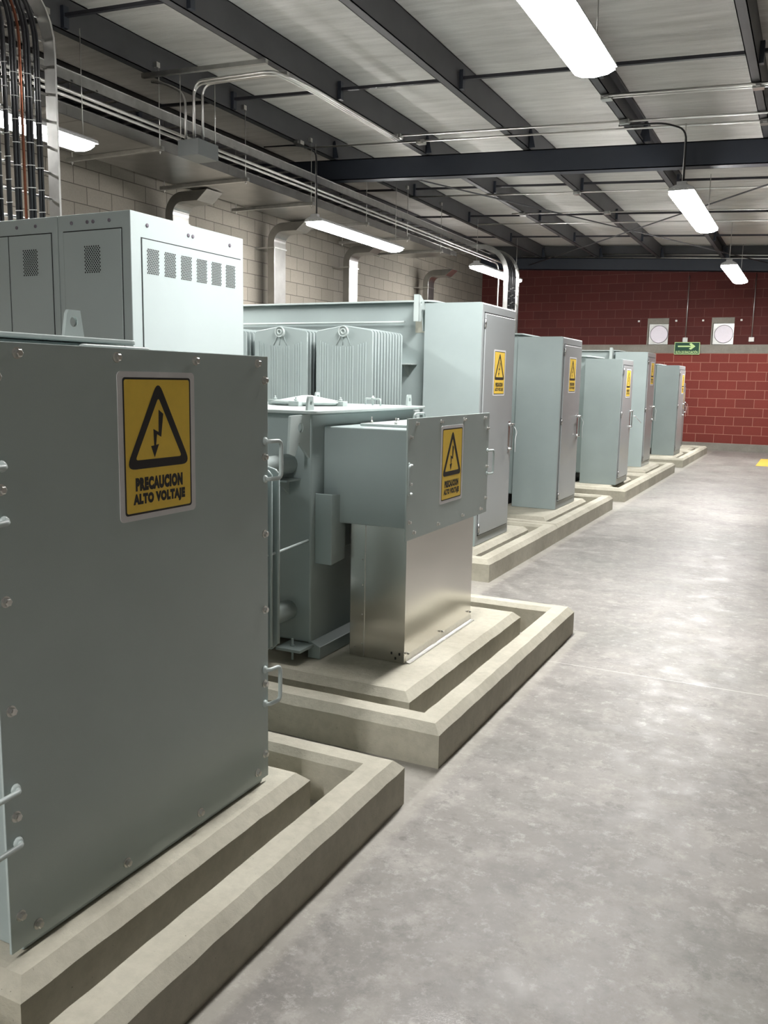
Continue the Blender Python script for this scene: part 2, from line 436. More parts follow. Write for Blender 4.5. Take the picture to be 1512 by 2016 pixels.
bm = NB(); prism(bm, [(XL, zr(XL) + PD), (XR, zr(XR) + PD), (XR, zr(XR) + PD + PH + 0.03), (XL, zr(XL) + PD + PH + 0.03)], 'y', YW - 0.05, YW); struct('trim_2', bm, 'purlin')
# purlins: C sections along the room
PX = [-7.6, -6.23, -4.86, -3.49, -2.12, -0.76, 0.61, 1.98, 3.35, 4.72]
pl = ['against the grey block wall', 'just right of the cable trays', 'crossed by the pair of long struts', 'third from the right in the picture',
      'meeting the end of the nearest lamp', 'at the upper right edge of the picture', 'first beyond the right edge of the picture', 'second beyond the right edge of the picture', 'third beyond the right edge of the picture', 'beside the right wall']
for x, lb in zip(PX, pl):
    z0 = zr(x) + PD; w = 0.085; bm = NB(); t = 0.008
    if x > -2.3 and x < -2.0:   # opens towards the aisle
        bx(bm, x, x + t, YB, YW, z0, z0 + PH); bx(bm, x, x + w, YB, YW, z0, z0 + t); bx(bm, x, x + w, YB, YW, z0 + PH - t, z0 + PH)
        bx(bm, x + w - t, x + w, YB, YW, z0, z0 + 0.03); bx(bm, x + w - t, x + w, YB, YW, z0 + PH - 0.03, z0 + PH)
    else:
        bx(bm, x + w - t, x + w, YB, YW, z0, z0 + PH); bx(bm, x, x + w, YB, YW, z0, z0 + t); bx(bm, x, x + w, YB, YW, z0 + PH - t, z0 + PH)
        bx(bm, x, x + t, YB, YW, z0, z0 + 0.03)
    tag(obj('roof_purlin', bm, 'purlin'), 'long dark grey steel roof purlin ' + lb, 'beam', 'purlins under the roof sheets')
# rafters
def rafter(Y, label, flange=0.16):
    t = thing('roof_rafter', label, 'beam', ((XL + XR) / 2, Y, zr((XL + XR) / 2)))
    bm = NB()
    def slab(y0, y1, a, b): prism(bm, [(XL, zr(XL) + a), (XR, zr(XR) + a), (XR, zr(XR) + b), (XL, zr(XL) + b)], 'y', y0, y1)
    slab(Y - 0.005, Y + 0.005, 0, PD); slab(Y - flange / 2, Y + flange / 2, 0, 0.012); slab(Y - flange / 2, Y + flange / 2, PD - 0.012, PD)
    # side plates close the channel so that it reads as a box section
    slab(Y - flange / 2, Y - flange / 2 + 0.006, 0, PD); slab(Y + flange / 2 - 0.006, Y + flange / 2, 0, PD)
    obj('beam_section', bm, 'beam', t)
    for x in PX[1:-1]:
        bm = NB(); z0 = zr(x) + PD
        prism(bm, [(x + 0.02, z0), (x + 0.17, z0), (x + 0.12, z0 + 0.22), (x + 0.095, z0 + 0.22)], 'y', Y - 0.16, Y - 0.15)
        prism(bm, [(Y - 0.16, z0), (Y - 0.04, z0), (Y - 0.16, z0 + 0.2)], 'x', x + 0.088, x + 0.096)
        obj('purlin_cleat', bm, 'beam', t)
    return t
rafter(10.9, 'dark blue steel rafter crossing the room in the middle of the ceiling')
rafter(YW - 0.085, 'dark blue steel beam along the top of the red wall')
# bridging bars with clips
for Y, w in ((3.55, 'nearest, partly behind the nearest lamp'), (6.0, 'above the nearest cable ladder'), (8.46, 'last before the blue rafter'), (13.4, 'first beyond the blue rafter'), (15.9, 'second beyond the blue rafter'), (18.4, 'closest to the red wall')):
    t = thing('bridging_bar', 'thin dark flat bar braced across the purlins, ' + w, 'brace', (-2.6, Y, zr(-2.6) + PD + 0.1), 'bridging bars between the purlins')
    for a, b in zip(PX, PX[1:]):
        bm = NB(); zz = 0.10 + PD
        prism(bm, [(a + 0.1, zr(a) + zz), (b, zr(b) + zz), (b, zr(b) + zz + 0.03), (a + 0.1, zr(a) + zz + 0.03)], 'y', Y - 0.018, Y + 0.018)
        obj('bar', bm, 'bar', t)
        bm = NB(); bx(bm, a + 0.086, a + 0.125, Y - 0.03, Y + 0.03, zr(a) + PD + 0.01, zr(a) + PD + 0.19)
        obj('clip', bm, 'beam', t)
for a, b, l in (((-5.4, 11.2, 4.22), (-0.95, 20.9, 4.02), 'dark bracing rod crossing the far bay from the upper left'), ((0.35, 11.1, 4.0), (-6.5, 20.9, 4.24), 'dark bracing rod crossing the far bay from the upper right')):
    bm = NB(); cyl(bm, a, b, 0.011, 8); tag(obj('bracing_rod', bm, 'purlin'), l, 'rod')

# ------------------------------------------------------------------ plinths and kerbs
def jit(a): return random.uniform(-a, a)
def rect_sweep(bm, x0, x1, y0, y1, prof, cap_top=False, step=0.07, j=0.0013):
    """prof: (inset, z, jitter flag); corners walked counter clockwise from near right"""
    def corners(d): return [Vector((x1 - d, y0 + d)), Vector((x1 - d, y1 - d)), Vector((x0 + d, y1 - d)), Vector((x0 + d, y0 + d))]
    ts = []
    base = corners(0)
    for i in range(4):
        L = (base[(i + 1) % 4] - base[i]).length; n = max(2, int(L / step))
        ts += [(i, k / n) for k in range(n)]
    rows = []
    for (i, t) in ts:
        jd = jit(j) + jit(j) * 0.5; col = []
        for d, z, fl in prof:
            c = corners(d); p = c[i].lerp(c[(i + 1) % 4], t)
            nrm = {0: Vector((1, 0)), 1: Vector((0, 1)), 2: Vector((-1, 0)), 3: Vector((0, -1))}[i]
            if fl and t > 0: p = p + nrm * (jd + jit(j * 0.4))
            col.append(bm.verts.new((p.x, p.y, z + (jit(j * 0.7) if fl else 0))))
        rows.append(col)
    n = len(rows)
    for a in range(n):
        b = (a + 1) % n
        for k in range(len(prof) - 1):
            bm.faces.new((rows[a][k], rows[b][k], rows[b][k + 1], rows[a][k + 1]))
    if cap_top: bm.faces.new([r_[-1] for r_ in rows])
    if not cap_top:
        for a in range(n):
            b = (a + 1) % n
            bm.faces.new((rows[a][0], rows[a][-1], rows[b][-1], rows[b][0]))
CURB = [(0, 0, 0), (0, 0.130, 1), (0.030, 0.163, 1), (0.105, 0.165, 1), (0.128, 0.142, 1), (0.128, 0, 0)]
PLIN = [(0, 0, 0), (0, 0.120, 1), (0.035, 0.153, 1), (0.05, 0.155, 0)]
def pad(x0, x1, y0, y1, pi, lab):
    """kerb ring outline and inner plinth outline pi=(x0,x1,y0,y1)"""
    bm = NB(); rect_sweep(bm, x0, x1, y0, y1, CURB); k = obj('concrete_kerb', bm, 'conc')
    tag(k, 'low chamfered concrete kerb ring around ' + lab, 'kerb', 'concrete kerb rings on the floor')
    bm = NB(); rect_sweep(bm, *pi, PLIN, True); p = obj('concrete_plinth', bm, 'conc')
    tag(p, 'flat concrete plinth under ' + lab, 'plinth', 'concrete plinths under the transformers')
XC1, XC2 = -1.156, -2.018
pad(-3.22, XC1, 0.93, 2.553, (-3.0, -1.401, 1.155, 2.337), 'the nearest unit with the large bolted panel')
pad(-3.22, XC1, 2.857, 4.885, (-3.0, -1.405, 3.134, 4.652), 'the unit with the shiny sheet steel duct')
pads = [(5.857, 7.73, 6.08, 7.55, 'the tallest cabinet, third unit from the front'), (7.732, 10.14, 8.12, 9.78, 'the fourth unit, second tall cabinet of the row'),
        (10.86, 12.89, 11.12, 12.46, 'the fifth unit, short cabinet with a loose white tie'), (12.892, 15.1, 13.6, 14.95, 'the sixth unit, cabinet with the reddish door'),
        (16.08, 18.12, 16.5, 17.9, 'the seventh unit, last broad cabinet side'), (18.122, 19.87, 18.5, 19.7, 'the last unit beside the red wall')]
for y0, y1, p0, p1, lb in pads:
    pad(-5.35 if y0 < 16 else -4.9, XC2, y0, y1, (-5.15 if y0 < 16 else -4.75, -2.244, p0, p1), lb)

# ------------------------------------------------------------------ transformer parts
def fin_mesh(w, z0, z1, t=0.012, ribs=20):
    """radiator plate facing -Y, centred on x=0,y=0, with pressed vertical ribs"""
    bm = NB(); h = w / 2; pk = 0.035
    outl = [(-h, z0 + 0.03), (-h + 0.03, z0), (h - 0.03, z0), (h, z0 + 0.03), (h, z1 - 0.01), (h - 0.012, z1), (0, z1 + pk), (-h + 0.012, z1), (-h, z1 - 0.01)]
    prism(bm, outl, 'y', -t / 2, t / 2)
    # rolled rim along the sloped top and the sides
    tube(bm, [(-h, 0, z0 + 0.03), (-h, 0, z1 - 0.012), (-h + 0.012, 0, z1), (0, 0, z1 + pk), (h - 0.012, 0, z1), (h, 0, z1 - 0.012), (h, 0, z0 + 0.03)], t * 0.62, 6)
    for k in range(ribs):
        x = -h + 0.02 + (w - 0.04) * (k + 0.5) / ribs
        if k % 5 == 4: continue
        zt = z1 - 0.055 - 0.06 * (1 - (x / h) ** 2)
        for s in (-1, 1):
            prism(bm, [(x - 0.006, s * t / 2), (x, s * (t / 2 + 0.005)), (x + 0.006, s * t / 2)], 'z', z0 + 0.09, zt)
    # fan shaped creases below the header
    for dx in (-0.065, -0.012, 0.055):
        tube(bm, [(dx * 0.35, -t / 2, z1 - 0.02), (dx, -t / 2 - 0.001, z1 - 0.105)], 0.0035, 5)
    return bm
FINS = {}
def radiator(parent, xc, ys, z0, z1, w, ytank, pr=0.036):
    key = (round(z0, 2), round(z1, 2), round(w, 2))
    base = off(parent)
    rad = bpy.data.objects.new('radiator', None); COL.objects.link(rad); rad.parent = parent; rad.location = Vector((xc, ys[0], z0)) - base
    if key not in FINS:
        bm = fin_mesh(w, 0, z1 - z0); bmesh.ops.recalc_face_normals(bm, faces=bm.faces)
        me = bpy.data.meshes.new('fin'); bm.to_mesh(me); bm.free(); me.materials.append(M['paint']); FINS[key] = me
    for y in ys:
        o = bpy.data.objects.new('fin', FINS[key]); COL.objects.link(o); o.parent = rad; o.location = (0, y - ys[0], 0)
    for zz in (z1 - 0.004, z0 + 0.085):
        bm = NB(); lathe(bm, (xc, ys[0] - 0.03, zz), (0, 1, 0), [(0.012, 0.012), (0.0, 0.014), (0.0, 0.020), (0.010, 0.024), (0.010, pr - 0.006), (0, pr - 0.004), (0, pr), (ytank - ys[0] + 0.03, pr)], 20)
        obj('header_pipe', bm, 'edge', rad)
    return rad
def lug(parent, X, yc, z0, w=0.05, h=0.07, name='lifting_lug'):
    bm = NB(); o_ = [(yc - w * 0.62, z0), (yc + w * 0.62, z0), (yc + w * 0.42, z0 + h), (yc - w * 0.30, z0 + h), (yc - w * 0.42, z0 + h * 0.85)]
    prism_hole(bm, o_, (yc, z0 + h * 0.56), w * 0.25, 'x', X - 0.006, X + 0.006)
    return obj(name, bm, 'edge', parent)
def lid_mesh(x0, x1, y0, y1, z, t=0.014, r=0.06):
    bm = NB(); prism(bm, rrect(x0, x1, y0, y1, r), 'z', z - t, z); return bm
def hook(parent, x, y, z, s=1.0):
    """jacking/lifting bracket: a plate with a hole and a forked lower end, standing out from the tank corner towards -Y"""
    bm = NB()
    o_ = [(y, z), (y - 0.17 * s, z - 0.005), (y - 0.185 * s, z - 0.175 * s), (y - 0.135 * s, z - 0.19 * s), (y - 0.10 * s, z - 0.13 * s), (y, z - 0.21 * s)]
    prism_hole(bm, o_, (y - 0.085 * s, z - 0.06 * s), 0.023 * s, 'x', x - 0.006, x + 0.006)
    return obj('lifting_hook', bm, 'edge', parent)

# ---- unit 1: nearest transformer with the big bolted panel
T1 = thing('transformer', 'nearest grey transformer behind the large bolted panel with a warning sign', 'transformer', (-2.3, 1.72, 0.155))
bm = NB(); bx(bm, -2.85, -1.975, 1.27, 2.10, 0.16, 1.532); obj('tank', bm, 'paint', T1, 0.006)
LID1 = obj('lid', lid_mesh(-2.9, -1.93, 1.22, 2.155, 1.548, 0.014, 0.03), 'edge', T1, 0.003)
lug(LID1, -1.98, 1.93, 1.548, 0.062, 0.078)
lug(LID1, -2.8, 1.93, 1.548, 0.062, 0.078)
bm = NB(); bx(bm, -1.985, -1.492, 1.245, 2.19, 0.158, 1.495); TB = obj('terminal_box', bm, 'paint', T1, 0.004)
d_handle(TB, (-1.80, 1.78, 1.495), (-1.80, 2.05, 1.495), (0, 0, 0.022), 0.006)
bm = NB(); bx(bm, -1.492, -1.485, 1.208, 2.214, 0.172, 1.503); CP = obj('cover_panel', bm, 'panel', T1, 0.0015)
bp = [(-1.485, y, 1.481) for y in (1.292, 1.579, 1.870, 2.157)] + [(-1.485, y, 0.205) for y in (1.282, 1.568, 1.865, 2.152)]
for z in (0.252, 0.486, 0.726, 0.966, 1.202, 1.432): bp += [(-1.485, 1.236, z), (-1.485, 2.194, z)]
bolts(CP, bp, 0.0125)
for ya, za, zb, sg in ((2.207, 1.250, 1.135, 1), (2.203, 0.532, 0.420, 1), (1.232, 1.250, 1.135, -1), (1.228, 0.548, 0.425, -1)):
    bm = NB(); HB = 0.045 if sg > 0 else 0.075
    tube(bm, [(-1.484, ya - 0.012 * sg, za), (-1.468, ya - 0.006 * sg, za), (-1.462, ya + HB * sg, za), (-1.462, ya + HB * sg, zb), (-1.468, ya - 0.006 * sg, zb), (-1.484, ya - 0.012 * sg, zb)], 0.0065, 10, 0.018, 4)
    for z in (za, zb): lathe(bm, (-1.486, ya - 0.010 * sg, z), (1, 0.15 * sg, 0), [(0, 0.013), (0.006, 0.011), (0.010, 0.006)], 12)
    obj('handle', bm, 'edge', CP)
warning_sign(CP, -1.485, 1.578, 1.084)

# ---- unit 2: transformer with terminal box and bolted square panel
T2 = thing('transformer', 'grey transformer with square bolted box above the shiny duct, second from the front', 'transformer', (-2.45, 3.9, 0.155))
bm = NB(); bx(bm, -2.92, -2.005, 3.335, 4.44, 0.23, 1.285); TK = obj('tank', bm, 'paint', T2, 0.008)
bm = NB()
prism(bm, [(-2.005, 0.235), (-1.955, 0.215), (-1.955, 0.158), (-2.02, 0.158), (-2.02, 0.235)], 'y', 3.34, 4.43); obj('base_channel', bm, 'paint', T2, 0.002); bm = NB()
prism(bm, [(-2.87, 0.235), (-2.92, 0.215), (-2.92, 0.158), (-2.86, 0.158), (-2.86, 0.235)], 'y', 3.34, 4.43)
obj('base_channel', bm, 'paint', T2, 0.002)
bm = NB(); bx(bm, -2.12, -1.99, 3.22, 3.345, 0.212, 0.226); cyl(bm, (-2.06, 3.27, 0.16), (-2.06, 3.27, 0.262), 0.006, 8); lathe(bm, (-2.06, 3.27, 0.226), (0, 0, 1), [(0, 0.012), (0.01, 0.012)], 6)
obj('foot_plate', bm, 'paint', T2, 0.002)
LID = obj('lid', lid_mesh(-2.97, -1.955, 3.275, 4.50, 1.300, 0.014, 0.03), 'edge', T2, 0.003)
lug(LID, -2.02, 3.345, 1.300, 0.046, 0.062, 'lifting_eye'); lug(LID, -2.02, 4.40, 1.300, 0.046, 0.062, 'lifting_eye'); lug(LID, -2.62, 4.42, 1.300, 0.046, 0.062, 'lifting_eye'); lug(LID, -2.9, 3.36, 1.300, 0.046, 0.062, 'lifting_eye')
bm = NB(); lathe(bm, (-2.42, 3.98, 1.300), (0, 0, 1), [(0, 0.17), (0.014, 0.19), (0.02, 0.19), (0.03, 0.14), (0.052, 0.025), (0.053, 0.001)], 32); obj('round_cover', bm, 'edge', LID)
for a in (-2.35, -0.55, 0.9, 2.6):
    cx, cy = -2.42 + 0.19 * math.sin(a + 2.0), 3.98 + 0.19 * math.cos(a + 2.0)
    bm = NB(); bx(bm, cx - 0.03, cx + 0.03, cy - 0.025, cy + 0.025, 1.30, 1.326); cyl(bm, (cx, cy, 1.326), (cx, cy, 1.347), 0.005, 8); lathe(bm, (cx, cy, 1.328), (0, 0, 1), [(0, 0.011), (0.008, 0.011)], 6)
    obj('cover_clamp', bm, 'edge', LID, 0.003)
for (xa, ya, xb, yb) in ((-2.34, 3.42, -2.56, 3.42), (-2.30, 4.42, -2.12, 4.25)):
    bm = NB(); tube(bm, [(xa, ya, 1.30), (xa, ya, 1.335), (xb, yb, 1.335), (xb, yb, 1.30)], 0.005, 8, 0.012, 4)
    mx, my = (xa + xb) / 2, (ya + yb) / 2
    cyl(bm, (mx, my, 1.30), (mx, my, 1.352), 0.006, 8); lathe(bm, (mx, my, 1.336), (0, 0, 1), [(0, 0.011), (0.007, 0.011)], 6)
    obj('lid_handle', bm, 'edge', LID)
hook(T2, -2.018, 3.337, 1.284, 0.95)
hook(T2, -2.03, 4.44 + 0.12, 1.276, 0.7)
# shelf bracket on the near side
bm = NB(); bx(bm, -2.19, -2.06, 3.22, 3.337, 0.985, 0.993); prism(bm, [(3.335, 0.985), (3.235, 0.985), (3.335, 0.915)], 'x', -2.128, -2.120); obj('shelf_bracket', bm, 'paint', T2)
radiator(T2, -2.122, [2.685 + 0.055 * k for k in range(7)], 0.29, 1.06, 0.30, 3.34, 0.045)
bm = NB(); tube(bm, [(-1.985, 2.62, 0.712), (-1.985, 3.02, 0.712), (-2.02, 3.338, 0.712)], 0.006, 8); obj('tie_rod', bm, 'edge', T2)
# terminal box, corner guard below it
bm = NB(); bx(bm, -2.005, -1.578, 3.445, 4.43, 0.787, 1.226); TB2 = obj('terminal_box', bm, 'paint', T2, 0.006)
bm = NB(); bx(bm, -1.90, -1.60, 3.60, 4.35, 1.226, 1.238); CV = obj('top_cover', bm, 'edge', TB2, 0.002)
bolts(CV, [(-1.87, 3.66, 1.238), (-1.73, 3.63, 1.238), (-1.63, 3.63, 1.238), (-1.63, 3.95, 1.238), (-1.87, 3.95, 1.238), (-1.63, 4.3, 1.238)], 0.009, (0, 0, 1))
bm = NB()
for x_, y_ in ((-1.73, 3.63), (-1.63, 3.63), (-1.87, 3.66)): cyl(bm, (x_, y_, 1.24), (x_, y_, 1.268), 0.0035, 8)
obj('stud', bm, 'bolt', CV)
d_handle(CV, (-1.66, 3.68, 1.238), (-1.66, 3.80, 1.238), (0, 0, 0.05), 0.006)
bm = NB(); prism(bm, [(3.37, 0.60), (3.50, 0.612), (3.50, 0.915), (3.37, 0.925)], 'x', -1.925, -1.917); bx(bm, -2.005, -1.92, 3.37, 3.378, 0.60, 0.925); bx(bm, -2.005, -1.92, 3.492, 3.50, 0.612, 0.915)
bx(bm, -2.005, -1.95, 3.50, 4.3, 0.655, 0.79); obj('corner_guard', bm, 'paint', T2, 0.003)
bm = NB(); bx(bm, -1.574, -1.566, 3.411, 4.458, 0.738, 1.277); CP2 = obj('cover_panel', bm, 'panel', T2, 0.0015)
bp = [(-1.566, y, 1.252) for y in (3.50, 3.78, 4.08, 4.38)] + [(-1.566, y, 0.768) for y in (3.49, 3.77, 4.09, 4.36)]
for z in (1.195, 0.99, 0.82): bp += [(-1.566, 3.44, z), (-1.566, 4.43, z)]
bolts(CP2, bp, 0.0095)
for sg, y in ((-1, 3.43), (1, 4.44)):
    bm = NB(); za, zb = 1.075, 0.95
    tube(bm, [(-1.565, y, za), (-1.548, y + 0.004 * sg, za), (-1.545, y + 0.045 * sg, za), (-1.545, y + 0.045 * sg, zb), (-1.548, y + 0.004 * sg, zb), (-1.565, y, zb)], 0.006, 10, 0.015, 4)
    for z in (za, zb): lathe(bm, (-1.567, y, z), (1, 0, 0), [(0, 0.012), (0.006, 0.010)], 12)
    obj('handle', bm, 'edge', CP2)
warning_sign(CP2, -1.566, 3.785, 0.857, 0.29, 0.373)

# steel cable duct under the box
DU = thing('cable_duct', 'shiny brushed sheet steel duct standing on the second concrete plinth', 'duct', (-1.73, 3.9, 0.155))
bm = NB(); bx(bm, -1.875, -1.590, 3.477, 4.33, 0.157, 0.785); obj('shell', bm, 'steel', DU, 0.002)
bm = NB(); bx(bm, -1.800, -1.797, 3.4745, 3.4775, 0.157, 0.785); bx(bm, -1.664, -1.661, 3.4745, 3.4775, 0.157, 0.785); obj('seam', bm, 'bolt', DU)
bm = NB(); bx(bm, -1.664, -1.588, 3.4715, 3.4765, 0.157, 0.785); obj('corner_flange', bm, 'steel', DU)
bm = NB(); prism(bm, [(-1.590, 0.156), (-1.567, 0.156), (-1.567, 0.159), (-1.586, 0.163), (-1.590, 0.19)], 'y', 3.49, 4.33); obj('bottom_flange', bm, 'bolt', DU)
bolts(DU, [(-1.587, 3.50, 0.20), (-1.587, 3.91, 0.20), (-1.587, 4.30, 0.21)], 0.006)
bm = NB()
for x_, z_ in ((-1.652, 0.20), (-1.632, 0.178), (-1.612, 0.20)): bx(bm, x_ - 0.004, x_ + 0.004, 3.471, 3.4735, z_ - 0.006, z_ + 0.006)
obj('punched_holes', bm, 'dark', DU)
bm = NB()
for x_, z_ in ((-1.845, 0.20), (-1.81, 0.22), (-1.81, 0.36), (-1.81, 0.5), (-1.81, 0.62)): lathe(bm, (x_, 3.4775, z_), (0, -1, 0), [(0, 0.004), (0.003, 0.003)], 8)
obj('rivets', bm, 'bolt', DU)

# ---- big transformers beside the tall cabinets
def big_transformer(label, xf, y0, y1, zl, rads=0, lugy=True, xb=-4.95):
    t = thing('transformer', label, 'transformer', ((xf + xb) / 2, (y0 + y1) / 2, 0.155), 'large transformers behind the cabinets')
    bm = NB(); bx(bm, xb, xf, y0, y1, 0.27, zl - 0.012); obj('tank', bm, 'paint', t, 0.012)
    obj('lid', lid_mesh(xb - 0.05, xf + 0.05, y0 - 0.05, y1 + 0.05, zl, 0.014, 0.07), 'edge', t, 0.003)
    for x_ in (xf - 0.16, xb + 0.05):
        bm = NB(); bx(bm, x_, x_ + 0.11, y0 - 0.05, y1 + 0.05, 0.157, 0.272)
        obj('base_skid', bm, 'black', t, 0.003)
    bm = NB(); bx(bm, xf - 0.13, xf - 0.08, y0 - 0.054, y0 - 0.05, 0.19, 0.24); obj('skid_plate', bm, 'paint', t)
    if lugy:
        bm = NB(); xx = xf - 0.06
        bx(bm, xx - 0.012, xx + 0.03, y0 - 0.15, y0 - 0.14, zl - 0.17, zl + 0.035)
        prism_hole(bm, [(y0, zl - 0.04), (y0, zl - 0.24), (y0 - 0.045, zl - 0.24), (y0 - 0.075, zl - 0.12), (y0 - 0.10, zl - 0.17), (y0 - 0.145, zl - 0.17), (y0 - 0.145, zl + 0.035), (y0 - 0.11, zl + 0.03)], (y0 - 0.10, zl - 0.03), 0.012, 'x', xx + 0.02, xx + 0.03)
        obj('lifting_lug', bm, 'edge', t)
    if rads:
        bm = NB(); prism(bm, [(y0, 1.565), (y0 - 0.10, 1.565), (y0, 1.47)], 'x', xf - 0.18, xf - 0.172)
        bx(bm, xf - 0.25, xf - 0.10, y0 - 0.12, y0, 1.565, 1.575); obj('shelf_bracket', bm, 'edge', t)
        bm = NB(); bx(bm, xf - 0.12, xf - 0.035, y0 - 0.003, y0 + 0.002, zl - 0.25, zl - 0.13); obj('nameplate', bm, 'label', t)
        for k in range(rads):
            radiator(t, -3.19 - 0.56 * k, [5.775 + 0.05 * i for i in range(11)], 0.42, 1.795, 0.47, y0 + 0.005, 0.040)
        bm = NB(); cyl(bm, (-3.0, 6.42, 1.90), (-4.8, 6.42, 1.90), 0.010, 10); obj('vent_pipe', bm, 'edge', t)
    return t
big_transformer('large grey transformer with ribbed radiator fins on its near side', -2.80, 6.46, 7.32, 2.068, 3)
big_transformer('large grey transformer behind the second tall cabinet', -2.80, 8.78, 9.70, 1.94, 0, False)
big_transformer('large grey transformer behind the short cabinet with the loose tie', -2.71, 11.42, 12.25, 1.80, 0, False)
big_transformer('large grey transformer with a flat lid behind the reddish door cabinet', -2.90, 14.15, 14.9, 1.975, 0, True)
big_transformer('large grey transformer behind the last broad cabinet side', -2.70, 16.85, 17.75, 1.83, 0, False, -4.6)
big_transformer('large grey transformer nearest to the red wall', -2.86, 18.75, 19.5, 1.50, 0, False, -4.6)

def cabinet(label, xf, xb, y0, y1, zt, sy, sz, latch=True, tie=None):
    zb = 0.157
    t = thing('terminal_cabinet', label, 'cabinet', ((xf + xb) / 2, (y0 + y1) / 2, zb), 'tall grey cabinets along the aisle')
    bm = NB(); bx(bm, xb, xf - 0.004, y0, y1, zb, zt); bx(bm, xb - 0.0, xf - 0.02, y0 + 0.0, y1, zt, zt + 0.003)
    obj('body', bm, 'paint', t, 0.010)
    bm = NB(); bx(bm, xf - 0.006, xf - 0.0005, y0 + 0.006, y1 - 0.006, zb + 0.004, zt - 0.006); obj('front_frame', bm, 'door', t, 0.004)
    bm = NB(); bx(bm, xf - 0.002, xf + 0.001, y0 + 0.044, y1 - 0.044, zb + 0.076, zt - 0.066); obj('door_gap', bm, 'dark', t)
    bm = NB(); bx(bm, xf - 0.001, xf + 0.012, y0 + 0.050, y1 - 0.050, zb + 0.084, zt - 0.078); d = obj('door', bm, 'door', t, 0.003)
    X = xf + 0.012
    warning_sign(d, X, sy, sz)
    for zz in (zt - 0.15, zb + 0.9, zb + 0.14):
        bm = NB(); cyl(bm, (xf + 0.010, y0 + 0.046, zz - 0.035), (xf + 0.010, y0 + 0.046, zz + 0.035), 0.008, 8); obj('hinge', bm, 'chrome', d)
    if latch:
        yl = y1 - 0.11; bm = NB()
        bx(bm, X, X + 0.004, yl - 0.02, yl + 0.02, 0.855, 1.115)
        tube(bm, [(X, yl, 1.09), (X + 0.030, yl, 1.09), (X + 0.030, yl, 0.885), (X, yl, 0.885)], 0.0065, 10, 0.02, 5)
        for z in (1.09, 0.885): lathe(bm, (X, yl, z), (1, 0, 0), [(0, 0.017), (0.012, 0.013), (0.034, 0.010), (0.037, 0.004)], 14)
        cyl(bm, (X + 0.03, yl - 0.045, 1.092), (X + 0.03, yl + 0.045, 1.092), 0.007, 8)
        obj('latch_handle', bm, 'chrome', d)
        bm = NB(); tube(bm, [(X + 0.05, yl, 1.07), (X + 0.065, yl + 0.03, 1.03), (X + 0.055, yl + 0.02, 0.97), (X + 0.06, yl + 0.01, 0.86)] if not tie else tie(X, yl), 0.0022 if not tie else 0.005, 6, 0.02, 4)
        obj('cable_tie', bm, 'plastic', d)
    return t
cabinet('tallest grey cabinet, right behind the square bolted panel', -2.313, -2.790, 6.34, 7.150, 2.034, 6.600, 1.330)
cabinet('second tall grey cabinet with a warm glow low on its door', -2.303, -2.770, 8.675, 9.455, 1.898, 8.905, 1.343)
cabinet('short grey cabinet with a loose white tie on its latch', -2.22, -2.692, 11.28, 11.985, 1.756, 11.505, 1.272, True,
        lambda X, yl: [(X + 0.05, yl, 1.03), (X + 0.06, yl + 0.09, 1.02), (X + 0.10, yl + 0.28, 0.93)])
cabinet('tall grey cabinet with a reddish tinted door, behind the short one', -2.387, -2.885, 14.03, 14.765, 1.942, 14.308, 1.436)
cabinet('broad grey cabinet farthest along the row in full view', -2.277, -2.680, 16.75, 17.55, 1.800, 17.11, 1.285)
cabinet('last grey cabinet, only its edge showing against the red wall', -2.50, -2.80, 18.75, 19.5, 1.49, 19.0, 0.95)

